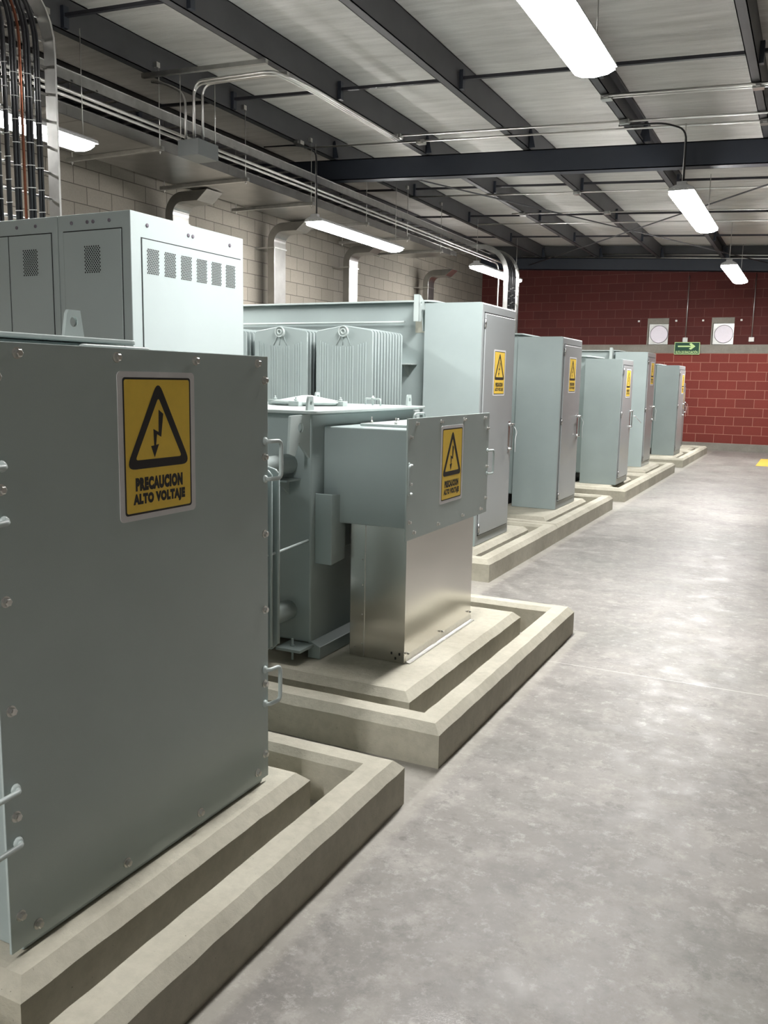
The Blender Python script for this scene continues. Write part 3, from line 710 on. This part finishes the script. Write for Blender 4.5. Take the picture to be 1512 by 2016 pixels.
# ------------------------------------------------------------------ switchgear row
def perf(bm, fn, w, h, cols, rows, r):
    for j in range(rows):
        for i in range(cols):
            x = (i + (0.5 if j % 2 else 0.0) + 0.25) * w / cols; z = (j + 0.5) * h / rows
            vs = [bm.verts.new(fn(x + r * math.cos(2 * PI * k / 7), z + r * math.sin(2 * PI * k / 7))) for k in range(7)]
            bm.faces.new(vs)
def gear(label, x0, x1, y0, y1, zt, doors, side=False):
    t = thing('switchgear_cabinet', label, 'cabinet', ((x0 + x1) / 2, (y0 + y1) / 2, 0), 'switchgear cabinets under the cable ladders')
    bm = NB(); bx(bm, x0 + 0.001, x1 - 0.001, y0 + 0.004, y1, 0.0, zt); obj('body', bm, 'gear', t, 0.004)
    n = len(doors)
    for a, b in doors:
        bm = NB(); bx(bm, a - 0.004, b + 0.004, y0 + 0.002, y0 + 0.006, 0.12, zt - 0.086); obj('door_gap', bm, 'dark', t)
        bm = NB(); bx(bm, a, b, y0 - 0.002, y0 + 0.004, 0.126, zt - 0.092); d = obj('door', bm, 'gear', t, 0.0015)
        c = (a + b) / 2
        bm = NB(); perf(bm, lambda u, v: (c - 0.055 + u, y0 - 0.0028, zt - 0.315 + v), 0.115, 0.145, 7, 15, 0.0049); obj('vent_holes', bm, 'dark', d)
    for fx in ((0.2, 0.42, 0.5, 0.72) if n == 1 else (0.12, 0.3, 0.66, 0.82)):
        bm = NB(); lathe(bm, (x0 + (x1 - x0) * fx, y0 + 0.004, zt - 0.045), (0, -1, 0), [(0, 0.010), (0.004, 0.010), (0.006, 0.006)], 12); obj('screw', bm, 'fandark', t)
    if side:
        ya, yb = y0 + 0.085, y1 - 0.035
        bm = NB(); bx(bm, x1 - 0.004, x1 + 0.0005, ya - 0.005, yb + 0.005, 0.12, zt - 0.128); obj('side_gap', bm, 'dark', t)
        bm = NB(); bx(bm, x1 - 0.003, x1 + 0.005, ya, yb, 0.126, zt - 0.134); s = obj('side_panel', bm, 'gear', t, 0.0015)
        for k in range(6):
            c0 = ya + 0.035 + (yb - ya - 0.05) * k / 6
            bm = NB(); perf(bm, lambda u, v: (x1 + 0.006, c0 + u, zt - 0.315 + v), 0.095, 0.135, 7, 14, 0.0050); obj('vent_holes', bm, 'dark', s)
        for fy in (0.13, 0.47, 0.51, 0.86):
            bm = NB(); lathe(bm, (x1 - 0.001, y0 + (y1 - y0) * fy, zt - 0.06), (1, 0, 0), [(0, 0.011), (0.004, 0.011), (0.006, 0.006)], 12); obj('screw', bm, 'fandark', t)
    return t
gear('white-grey end cabinet with six perforated vents on its bright side', -3.835, -3.312, 3.65, 4.665, 2.30, [(-3.79, -3.375)], True)
gear('grey switchgear cabinet with two narrow doors at the left edge', -4.76, -3.837, 3.65, 4.665, 2.30, [(-4.70, -4.222), (-4.214, -3.885)])
gear('switchgear cabinet hidden behind the far transformers under the far ladder', -5.80, -5.10, 16.05, 17.05, 2.10, [(-5.75, -5.15)])

# ------------------------------------------------------------------ cable ladders and power cables
def arc_path(x, y, zb, zs, R, xe):
    """up from zb, bend towards -X with radius R starting at zs, then along to xe"""
    pts = [(x, y, zb), (x, y, zs)]
    for k in range(1, 11):
        a = PI / 2 * k / 10; pts.append((x - R + R * math.cos(a), y, zs + R * math.sin(a)))
    pts.append((xe, y, zs + R)); return [Vector(p) for p in pts]
def strip(bm, path, y0, y1, dep):
    """flat rail swept along an XZ path; depth dep measured outward"""
    rows = []
    for i, p in enumerate(path):
        a = path[max(0, i - 1)]; b = path[min(len(path) - 1, i + 1)]; d = (b - a).normalized(); nrm = Vector((d.z, 0, -d.x))
        rows.append([bm.verts.new((q.x, yy, q.z)) for q, yy in ((p, y0), (p + nrm * dep, y0), (p + nrm * dep, y1), (p, y1))])
    for a, b in zip(rows, rows[1:]):
        for k in range(4): bm.faces.new((a[k], a[(k + 1) % 4], b[(k + 1) % 4], b[k]))
    bm.faces.new(rows[0]); bm.faces.new(rows[-1])
def ladder(label, X, y0, y1, zb, zs, R, xe, depth=0.09):
    t = thing('cable_ladder', label, 'cable ladder', (X, (y0 + y1) / 2, zb))
    pth = arc_path(X - depth, (y0 + y1) / 2, zb, zs, R - depth, xe)
    for y in (y0, y1):
        s = 1 if y == y0 else -1
        bm = NB(); strip(bm, pth, y, y + 0.003 * s, depth)
        pi = [p for p in pth]; strip(bm, arc_path(X - 0.004, 0, zb, zs, R - 0.004, xe), y, y - 0.012 * s, 0.004); strip(bm, pi, y, y - 0.012 * s, 0.003)
        obj('side_rail', bm, 'galv', t)
    L = [0]
    for a, b in zip(pth, pth[1:]): L.append(L[-1] + (b - a).length)
    s = 0.10
    while s < L[-1]:
        for i in range(len(L) - 1):
            if L[i] <= s <= L[i + 1]:
                p = pth[i].lerp(pth[i + 1], (s - L[i]) / (L[i + 1] - L[i]))
        bm = NB(); cyl(bm, (p.x + 0.012, y0, p.z), (p.x + 0.012, y1, p.z), 0.009, 8); obj('rung', bm, 'conduit', t); s += 0.16
    return t
ladder('bent galvanised cable ladder rising from the left switchgear cabinets', -4.49, 3.66, 4.305, 2.302, 3.44, 0.60, -6.08)
ladder('bent galvanised cable ladder far away in front of the red wall corner', -5.42, 16.2, 16.88, 2.102, 3.46, 0.58, -6.08)
def cable(x, y, r, zb, zs, R, xe, lab, mat='black', ties=True, grp='black power cables on the near ladder', nt=7, twin=0):
    t = thing('power_cable' if mat == 'black' else 'ground_cable', lab, 'cable', (x, y, zb), grp)
    pth = arc_path(x, y, zb, zs, R, xe)
    bm = NB(); tube(bm, pth, r, 12); obj('sheath' if mat == 'black' else 'conductor', bm, mat, t)
    if twin:
        bm = NB(); tube(bm, [p + Vector((0.002, twin, 0)) for p in pth], r * 0.9, 12); obj('sheath', bm, mat, t)
    if ties:
        z = zb + 0.12 + (y * 7 % 0.09)
        for k in range(nt):
            if z > zs: break
            bm = NB(); yy = y + twin / 2; rr = r + abs(twin) / 2
            tube(bm, [(x + (r + 0.002) * math.cos(a), yy + (rr + 0.002) * math.sin(a), z + 0.004 * math.sin(a)) for a in [2 * PI * i / 14 for i in range(15)]], 0.0028, 5)
            obj('cable_tie', bm, 'tie', t); z += 0.135
    return t
for x, y, r, tw, lb in ((-4.545, 3.79, 0.024, 0.0, 'thick black power cable at the very left edge of the picture'), (-4.545, 3.866, 0.0135, 0.026, 'pair of thick black power cables, leftmost fully seen on the near ladder'),
                        (-4.545, 3.955, 0.015, 0, 'single black power cable, second from the left on the near ladder'), (-4.545, 4.014, 0.012, 0.023, 'black power cable pair directly left of the copper wire'),
                        (-4.545, 4.120, 0.013, 0.026, 'thick black power cable pair directly right of the copper wire'), (-4.545, 4.197, 0.011, 0.021, 'black power cable pair beside the ladder side rail')):
    cable(x, y, r, 2.302, 3.44, 0.57, -6.3, lb, twin=tw)
cable(-4.552, 4.085, 0.009, 2.302, 3.44, 0.56, -6.3, 'twisted bare copper ground wire between the black cables', 'copper', False, 'ground wires')
for k, y in enumerate((16.30, 16.42, 16.53, 16.65, 16.76)):
    cable(-5.475, y, 0.026, 2.102, 3.46, 0.53, -6.3, 'thick black power cable on the far ladder by the red wall', 'black', True, 'black power cables on the far ladder', 8)

# ------------------------------------------------------------------ trays, trapezes, conduits along the left wall
def tray(label, name, x0, x1, z0, h, y0, y1, solid, mat):
    t = thing(name, label, 'cable tray', ((x0 + x1) / 2, (y0 + y1) / 2, z0))
    bm = NB()
    for x, s in ((x0, 1), (x1, -1)):
        bx(bm, x, x + 0.003 * s, y0, y1, z0, z0 + h); bx(bm, x, x - 0.014 * s, y0, y1, z0 + h - 0.003, z0 + h); bx(bm, x, x + 0.02 * s, y0, y1, z0, z0 + 0.003)
    obj('side_rails', bm, mat, t)
    if solid:
        y = y0
        while y < y1 - 0.1:
            e = min(y + 2.4, y1); bm = NB(); bx(bm, x0, x1, y, e - 0.006, z0 - 0.002, z0 + 0.001); obj('bottom_sheet', bm, mat, t)
            bm = NB(); bx(bm, x1 - 0.006, x1 + 0.003, e - 0.15, e + 0.15, z0 + 0.012, z0 + h - 0.012); obj('splice_plate', bm, 'duct', t); y = e
    else:
        y = y0 + 0.1
        while y < y1:
            bm = NB(); bx(bm, x0, x1, y, y + 0.025, z0 + 0.01, z0 + 0.025); obj('rung', bm, mat, t); y += 0.3
    return t
tray('wide shallow galvanised tray with a closed sheet bottom along the left wall', 'cable_trough', -7.12, -6.19, 3.715, 0.10, -1.0, 15.3, True, 'duct')
tray('upper galvanised ladder tray running above the closed trough', 'cable_tray', -7.05, -6.08, 3.965, 0.095, -1.0, 17.0, False, 'galv')
for k, (x, z, ye) in enumerate(((-6.10, 3.895, 18.05), (-6.155, 3.868, 17.75))):
    bm = NB(); tube(bm, [(x, -1.0, z), (x, ye, z), (x, ye, 0.0)], 0.016, 10, 0.25, 6)
    tag(obj('conduit', bm, 'conduit'), ('outer' if k == 0 else 'inner') + ' long steel conduit between the two trays, dropping beside the far ladder', 'conduit', 'long conduits by the left wall')
for k in range(6):
    bm = NB(); tube(bm, [(-6.45 - 0.09 * k, -1.0, 4.0125), (-6.45 - 0.09 * k + 0.02, 6, 4.0125), (-6.45 - 0.09 * k, 15.9, 4.0125)], 0.022, 8)
    tag(obj('power_cable', bm, 'black'), 'black power cable lying in the upper ladder tray', 'cable', 'cables in the upper tray')
TRY = [4.4, 5.8, 7.19, 8.66, 10.12, 11.68, 13.1, 14.5]
for i, y in enumerate(TRY):
    t = thing('trapeze_hanger', 'thin strut trapeze with two hanging rods under the trough, number %s counted from the near end' % ['one', 'two', 'three', 'four', 'five', 'six', 'seven', 'eight'][i], 'hanger', (-6.7, y, 3.67), 'trapeze hangers carrying the trough')
    t['label'] = 'thin strut trapeze holding the trough, ' + ['hidden behind the near cable ladder', 'just behind the near cable ladder', 'level with the grey junction box', 'first beyond the junction box', 'directly above the left hanging lamp', 'behind the left hanging lamp', 'second beyond the blue rafter', 'last before the far ladder'][i]
    bm = NB(); bx(bm, -7.36, -6.07, y - 0.02, y + 0.02, 3.672, 3.712); obj('strut', bm, 'galv', t, 0.002)
    for x in (-7.3, -6.11):
        bm = NB(); cyl(bm, (x, y, 3.64), (x, y, zr(x) + PD + (0.1 if x > -7 else 0.02)), 0.005, 8); lathe(bm, (x, y, 3.655), (0, 0, 1), [(0, 0.012), (0.012, 0.012)], 6); obj('rod', bm, 'conduit', t)
    bm = NB(); bx(bm, -6.145, -6.105, y - 0.03, y + 0.02, zr(-6.1) + PD + 0.06, zr(-6.1) + PD + 0.11); obj('rod_clip', bm, 'conduit', t)
# wall drops with elbows into the trough
for y, w in ((8.90, 'first, above the white switchgear side'), (11.18, 'left of the left hanging lamp'), (13.50, 'below the left hanging lamp end'), (16.9, 'farthest, near the red wall corner')):
    xr, xl, ww = -7.38, -7.50, 0.31; R = 0.14
    def loop(x, z): return [(x, z)]
    outer = [(xl, 0.3), (xl, 3.435)]; inner = [(xr, 0.3), (xr, 3.435)]
    cx, cz = xr + R, 3.435
    for k in range(1, 9):
        a = PI - PI / 2 * k / 8
        inner.append((cx + R * math.cos(a), cz + R * math.sin(a))); ro = R + (xr - xl); outer.append((cx + ro * math.cos(a), cz + ro * math.sin(a)))
    xe = -6.85
    inner += [(-7.0, cz + R), (-6.85, 3.695)]; outer += [(-7.12, cz + R + 0.12), (-6.85, 3.700)]
    bm = NB(); rows = []
    for (a, b) in zip(outer, inner):
        rows.append([bm.verts.new(v) for v in ((a[0], y, a[1]), (b[0], y, b[1]), (b[0], y + ww, b[1]), (a[0], y + ww, a[1]))])
    for p, q in zip(rows, rows[1:]):
        for k in range(4): bm.faces.new((p[k], p[(k + 1) % 4], q[(k + 1) % 4], q[k]))
    bm.faces.new(rows[0]); bm.faces.new(rows[-1])
    t = thing('wall_duct', 'galvanised duct running down the grey block wall, ' + w, 'duct', (-7.5, y + ww / 2, 0.3), 'galvanised ducts on the grey wall')
    obj('duct_body', bm, 'duct', t, 0.004)
    for z in (1.2, 2.4, 3.34):
        bm = NB(); bx(bm, XL, xr + 0.012, y - 0.012, y + ww + 0.012, z, z + 0.02); obj('flange', bm, 'galv', t)
# junction box hung on rods, with its struts and conduits
t = thing('junction_box', 'grey junction box hanging from rods near the ceiling at upper left', 'box', (-5.71, 7.29, 3.58))
bm = NB(); bx(bm, -5.835, -5.585, 7.13, 7.45, 3.58, 3.73); obj('box_body', bm, 'jbox', t, 0.003)
for x, y in ((-5.82, 7.16), (-5.60, 7.42)):
    bm = NB(); cyl(bm, (x, y, 3.73), (x, y, 4.37), 0.005, 8); obj('rod', bm, 'conduit', t)
for y, xa, xb, l in ((7.06, -6.2, -4.74, 'near'), (7.42, -5.75, -4.74, 'far')):
    bm = NB(); prism(bm, [(xa, 4.33), (xb, 4.27), (xb, 4.31), (xa, 4.37)], 'y', y - 0.02, y + 0.02)
    tag(obj('strut_channel', bm, 'galv'), 'grey strut channel between two purlins above the junction box, %s one' % l, 'strut', 'struts above the junction box')
for k, (x, y) in enumerate(((-5.79, 7.20), (-5.74, 7.27), (-5.69, 7.20), (-5.66, 7.30))):
    bm = NB()
    if k == 0: pts = [(x, y, 3.73), (x, y, 4.18), (x - 0.25, y, 4.30), (x - 0.4, y - 0.02, 4.33)]
    else: pts = [(x, y, 3.73), (x, y, 4.275), (-4.82 + 0.03 * k, y + 0.0, 4.255), (-4.77 + 0.03 * k, 7.9, 4.258), (-4.77 + 0.03 * k, 9.75, 4.258)]
    tube(bm, pts, 0.0135, 10, 0.13, 7)
    tag(obj('conduit', bm, 'conduit'), ['steel conduit bending left out of the junction box top', 'steel conduit leaving the junction box, inner of three bending right', 'steel conduit leaving the junction box, middle of three bending right', 'steel conduit leaving the junction box, outer of three bending right'][k], 'conduit', 'conduits above the junction box')
BC = (((-6.62, 4.435), (5.3, 3.85), 'lower'), ((-5.02, 4.425), (5.3, 3.91), 'upper'))
# cross conduits under the purlins
def slope_tube(y, xa, xb, dz, r): 
    bm = NB(); tube(bm, [(xa, y, zr(xa) + PD - dz), (xb, y, zr(xb) + PD - dz)], r, 8); return bm
for y, xa, xb, r, lb in ((8.88, -2.1, 5.3, 0.016, 'pair line nearest to the nearest lamp'), (9.80, -4.7, 5.3, 0.013, 'line carrying the black lamp cords'), (10.10, -6.2, 5.3, 0.012, 'line just before the blue rafter'),
                     (13.35, -6.2, 5.3, 0.012, 'first line beyond the blue rafter'), (15.0, -5.0, 5.3, 0.012, 'second line beyond the blue rafter'), (16.0, -6.0, 5.3, 0.012, 'third line beyond the blue rafter'), (8.96, -2.1, 5.3, 0.013, 'second of the pair nearest to the nearest lamp')):
    tag(obj('conduit', slope_tube(y, xa, xb, r, r), 'conduit'), 'thin steel conduit crossing under the purlins, ' + lb, 'conduit', 'conduits crossing under the purlins')
for x, y in ((-4.72, 9.80), (-4.55, 10.1), (-2.06, 9.8), (-2.06, 8.92), (-0.70, 8.92), (-0.7, 10.1), (-3.45, 13.35), (-3.35, 15.0), (-6.1, 9.80), (-4.8, 15.0)):
    z = zr(x) + PD; bm = NB(); bx(bm, x - 0.05, x + 0.05, y - 0.045, y + 0.045, z - 0.05, z - 0.002); bx(bm, x - 0.02, x + 0.02, y - 0.06, y + 0.06, z - 0.038, z - 0.012)
    tag(obj('conduit_box', bm, 'galv', None, 0.003), 'small cast conduit box under a purlin where thin conduits cross', 'box', 'small conduit boxes under the purlins')
for (xa, za), (xb, zb), lb in BC:
    bm = NB(); cyl(bm, (xa, YW - 0.19, za), (xb, YW - 0.19, zb), 0.013, 8)
    tag(obj('conduit', bm, 'conduit'), lb + ' thin steel conduit along the dark beam above the red wall', 'conduit', 'conduits along the beam of the red wall')

# ------------------------------------------------------------------ hanging lamps
def lamp(label, xc, y0, y1, z, cordy=None, far=False, w=0.27):
    t = thing('hanging_lamp', label, 'lamp', (xc, (y0 + y1) / 2, z), 'long hanging ceiling lamps')
    h = w / 2
    bm = NB()
    prof = [(-h, z + 0.026), (-h + 0.012, z + 0.055), (-h * 0.45, z + 0.085), (h * 0.45, z + 0.085), (h - 0.012, z + 0.055), (h, z + 0.026)]
    prism(bm, [(xc + a, b) for a, b in prof], 'y', y0, y1); obj('housing', bm, 'lampbody', t, 0.003)
    bm = NB(); m = (y0 + y1) / 2
    lp = [(-h + 0.004, z + 0.030), (-h + 0.004, z - 0.004), (-h * 0.6, z - 0.026), (0, z - 0.034), (h * 0.6, z - 0.026), (h - 0.004, z - 0.004), (h - 0.004, z + 0.030)]
    for a, b in ((y0 + 0.03, m - 0.008), (m + 0.008, y1 - 0.03)):
        prism(bm, [(xc + p, q) for p, q in lp], 'y', a, b)
    obj('lens', bm, 'lens', t)
    for y in (y0, y1):
        s = -1 if y == y0 else 1
        bm = NB(); prism(bm, [(xc + a, b) for a, b in prof], 'y', y, y + 0.022 * s)
        for a, b in ((-0.07, 0.046), (-0.03, 0.038), (0.03, 0.038), (0.07, 0.046)): lathe(bm, (xc + a, y + 0.022 * s, z + b), (0, s, 0), [(0, 0.006), (0.004, 0.005)], 8, 1)
        bx(bm, xc - 0.05, xc + 0.05, y - 0.01, y + 0.05 * -s if s < 0 else y + 0.01, z + 0.08, z + 0.12) if s < 0 else None
        obj('end_cap', bm, ['lampbody', 'wbox'], t, 0.003)
    for y in (y0 + 0.03, y1 - 0.03):
        bm = NB(); cyl(bm, (xc, y, z + 0.08), (xc, y, zr(xc) + PD + (0.0)), 0.0045, 8); obj('hanging_rod', bm, 'conduit', t)
    if cordy:
        zc = zr(xc) + PD - 0.03
        bm = NB(); tube(bm, [(xc + 0.01, y0 + 0.05, z + 0.10), (xc + 0.01, y0 + 0.03, zc - 0.03), (xc - 0.18, cordy, zc - 0.01), (xc - 0.65, cordy, zc + 0.01)], 0.010, 8, 0.12, 5); obj('power_cord', bm, 'black', t)
    return t
LA = lamp('nearest hanging lamp cut off by the top edge of the picture', -1.47, 3.60, 6.02, 3.45)
lamp('middle hanging lamp of the right row with a black cord', -1.475, 10.05, 12.55, 3.47, 9.82)
lamp('farthest hanging lamp in front of the red wall', -1.52, 16.25, 18.75, 3.46)
lamp('long hanging lamp in front of the grey wall at centre left', -5.975, 9.97, 12.42, 3.41, 9.80)
lamp('small far hanging lamp over the tallest cabinet', -5.80, 15.45, 17.85, 3.515)
lamp('hanging lamp seen behind the cable ladder at the left edge', -5.955, 3.60, 6.03, 3.41)
lamp('hanging lamp above and behind the camera on the right', -1.47, -3.6, -1.2, 3.45)

# ------------------------------------------------------------------ things on the far wall
for (xa, xb), lb in zip(FANS, ('left', 'right')):
    t = thing('exhaust_fan', 'round white exhaust fan in the red wall, %s of the evacuation sign' % lb, 'fan', ((xa + xb) / 2, YW, FZ0), 'exhaust fans in the red wall')
    bm = NB(); bx(bm, xa, xb, YW + 0.08, YW + 0.12, FZ0, FZ1); bx(bm, xa, xb, YW - 0.01, YW + 0.08, 2.83, FZ1); bx(bm, xa, xa + 0.03, YW - 0.01, YW + 0.08, FZ0, 2.83)
    obj('opening_frame', bm, 'bond', t)
    xc, zc = (xa + xb) / 2 + 0.03, 2.595
    bm = NB(); prism_hole(bm, [(xa + 0.04, FZ0 + 0.01), (xb - 0.002, FZ0 + 0.01), (xb - 0.002, 2.825), (xa + 0.04, 2.825)], (xc, zc), 0.19, 'y', YW + 0.02, YW + 0.05, 0, 32); obj('mounting_plate', bm, 'galv', t)
    bm = NB(); lathe(bm, (xc, YW + 0.02, zc), (0, -1, 0), [(0, 0.195), (0.015, 0.200), (0.02, 0.192), (0.0, 0.186)], 40, caps=False); obj('ring', bm, 'fandark', t)
    bm = NB(); lathe(bm, (xc, YW + 0.01, zc), (0, 1, 0), [(0.0, 0.190), (0.028, 0.12), (0.045, 0.05), (0.045, 0.001)], 40); obj('bell', bm, 'fan', t)
    bm = NB(); lathe(bm, (xc + 0.005, YW + 0.052, zc), (0, -1, 0), [(0, 0.065), (0.012, 0.058), (0.02, 0.03), (0.02, 0.001)], 28); obj('hub', bm, 'fanmid', t)
    bm = NB(); lathe(bm, (xc + 0.005, YW + 0.032, zc), (0, -1, 0), [(0, 0.022), (0.014, 0.018)], 16); obj('hub_cap', bm, 'fandark', t)
# evacuation sign
t = thing('evacuation_sign', 'green sign with a pale arrow reading RUTA DE EVACUACION on the red wall', 'sign', (-2.723, YW - 0.05, 2.142))
bm = NB(); X0, X1, Z0, Z1 = -2.997, -2.45, 2.142, 2.414; Ys = YW - 0.045
bx(bm, X0, X1, Ys, Ys + 0.03, Z0, Z1, 1); bx(bm, X0 + 0.012, X1 - 0.012, Ys - 0.002, Ys, Z0 + 0.012, Z1 - 0.012, 0)
obj('board', bm, ['green', 'lime'], t)
bm = NB(); yy = Ys - 0.0035
ar = [(0.075, 0.195), (0.075, 0.165), (0.36, 0.165), (0.315, 0.125), (0.36, 0.105), (0.455, 0.18), (0.36, 0.255), (0.315, 0.235), (0.36, 0.195)]
prism(bm, [(X0 + a, Z0 + b) for a, b in ar], 'y', yy, yy + 0.0015)
tp, tf = text_polys('RUTA DE EVACUACI\u00d3N', 0.475, 0.072, 0.02)
flat(bm, tp, tf, lambda p: (X0 + 0.036 + p[0], yy, Z0 + 0.020 + p[1]), 0)
obj('lettering', bm, 'lime', t)
def wallbox(x, lb, m):
    t = thing('wall_box', lb, 'box', (x, YW, 2.42))
    bm = NB(); bx(bm, x - 0.055, x + 0.055, YW - 0.05, YW, 2.415 if m == 'galv' else 2.425, 2.52); obj('box_body', bm, m, t, 0.005)
    bm = NB(); cyl(bm, (x, YW - 0.018, 2.52), (x, YW - 0.018, 3.88), 0.011, 8); obj('conduit', bm, 'conduit', t)
wallbox(-2.775, 'grey wall box with a thin conduit above the green sign', 'galv')
wallbox(-1.385, 'white wall box with a thin conduit right of the right fan', 'wbox')
for x, lb in ((-3.83, 'left of the left fan'), (-3.0, 'right of the left fan'), (-2.42, 'left of the right fan'), (-1.62, 'right of the right fan')):
    bm = NB(); bx(bm, x - 0.022, x + 0.022, YW - 0.02, YW, 2.875, 2.915); tag(obj('wall_anchor', bm, 'wbox', None, 0.004), 'tiny pale fixing on the red wall ' + lb, 'fixing', 'pale fixings beside the fans')
bm = NB(); bx(bm, -0.90, -0.1, 17.35, 19.1, 0.0, 0.003)
tag(obj('floor_marking', bm, 'floorpaint'), 'yellow painted patch on the floor at the right edge near the red wall', 'floor marking')

# ------------------------------------------------------------------ camera
cam = bpy.data.cameras.new('camera'); co = bpy.data.objects.new('camera', cam); COL.objects.link(co)
AX = ((0.89626861, 0.44311841, 0.01867211), (0.0832445, -0.12672277, -0.98843902), (-0.43562935, 0.88746122, -0.15046482))
right = Vector(AX[0]); up = -Vector(AX[1]); back = -Vector(AX[2])
mw = Matrix((right, up, back)).transposed().to_4x4(); mw.translation = Vector((0, 0, 1.44))
co.matrix_world = mw
cam.sensor_fit = 'VERTICAL'; cam.sensor_height = 24.0; cam.sensor_width = 18.0
cam.lens = 1707.73 / 2016 * 24.0
cam.clip_start = 0.05; cam.clip_end = 100
S.camera = co

# ------------------------------------------------------------------ world and view
w = bpy.data.worlds.new('world'); S.world = w; w.use_nodes = True
w.node_tree.nodes['Background'].inputs[0].default_value = (0.5, 0.55, 0.6, 1); w.node_tree.nodes['Background'].inputs[1].default_value = 0.02
S.view_settings.view_transform = 'Standard'; S.view_settings.look = 'None'; S.view_settings.gamma = 1
S.view_settings.exposure = 2.2
try: S.view_settings.use_curve_mapping = False
except Exception: pass
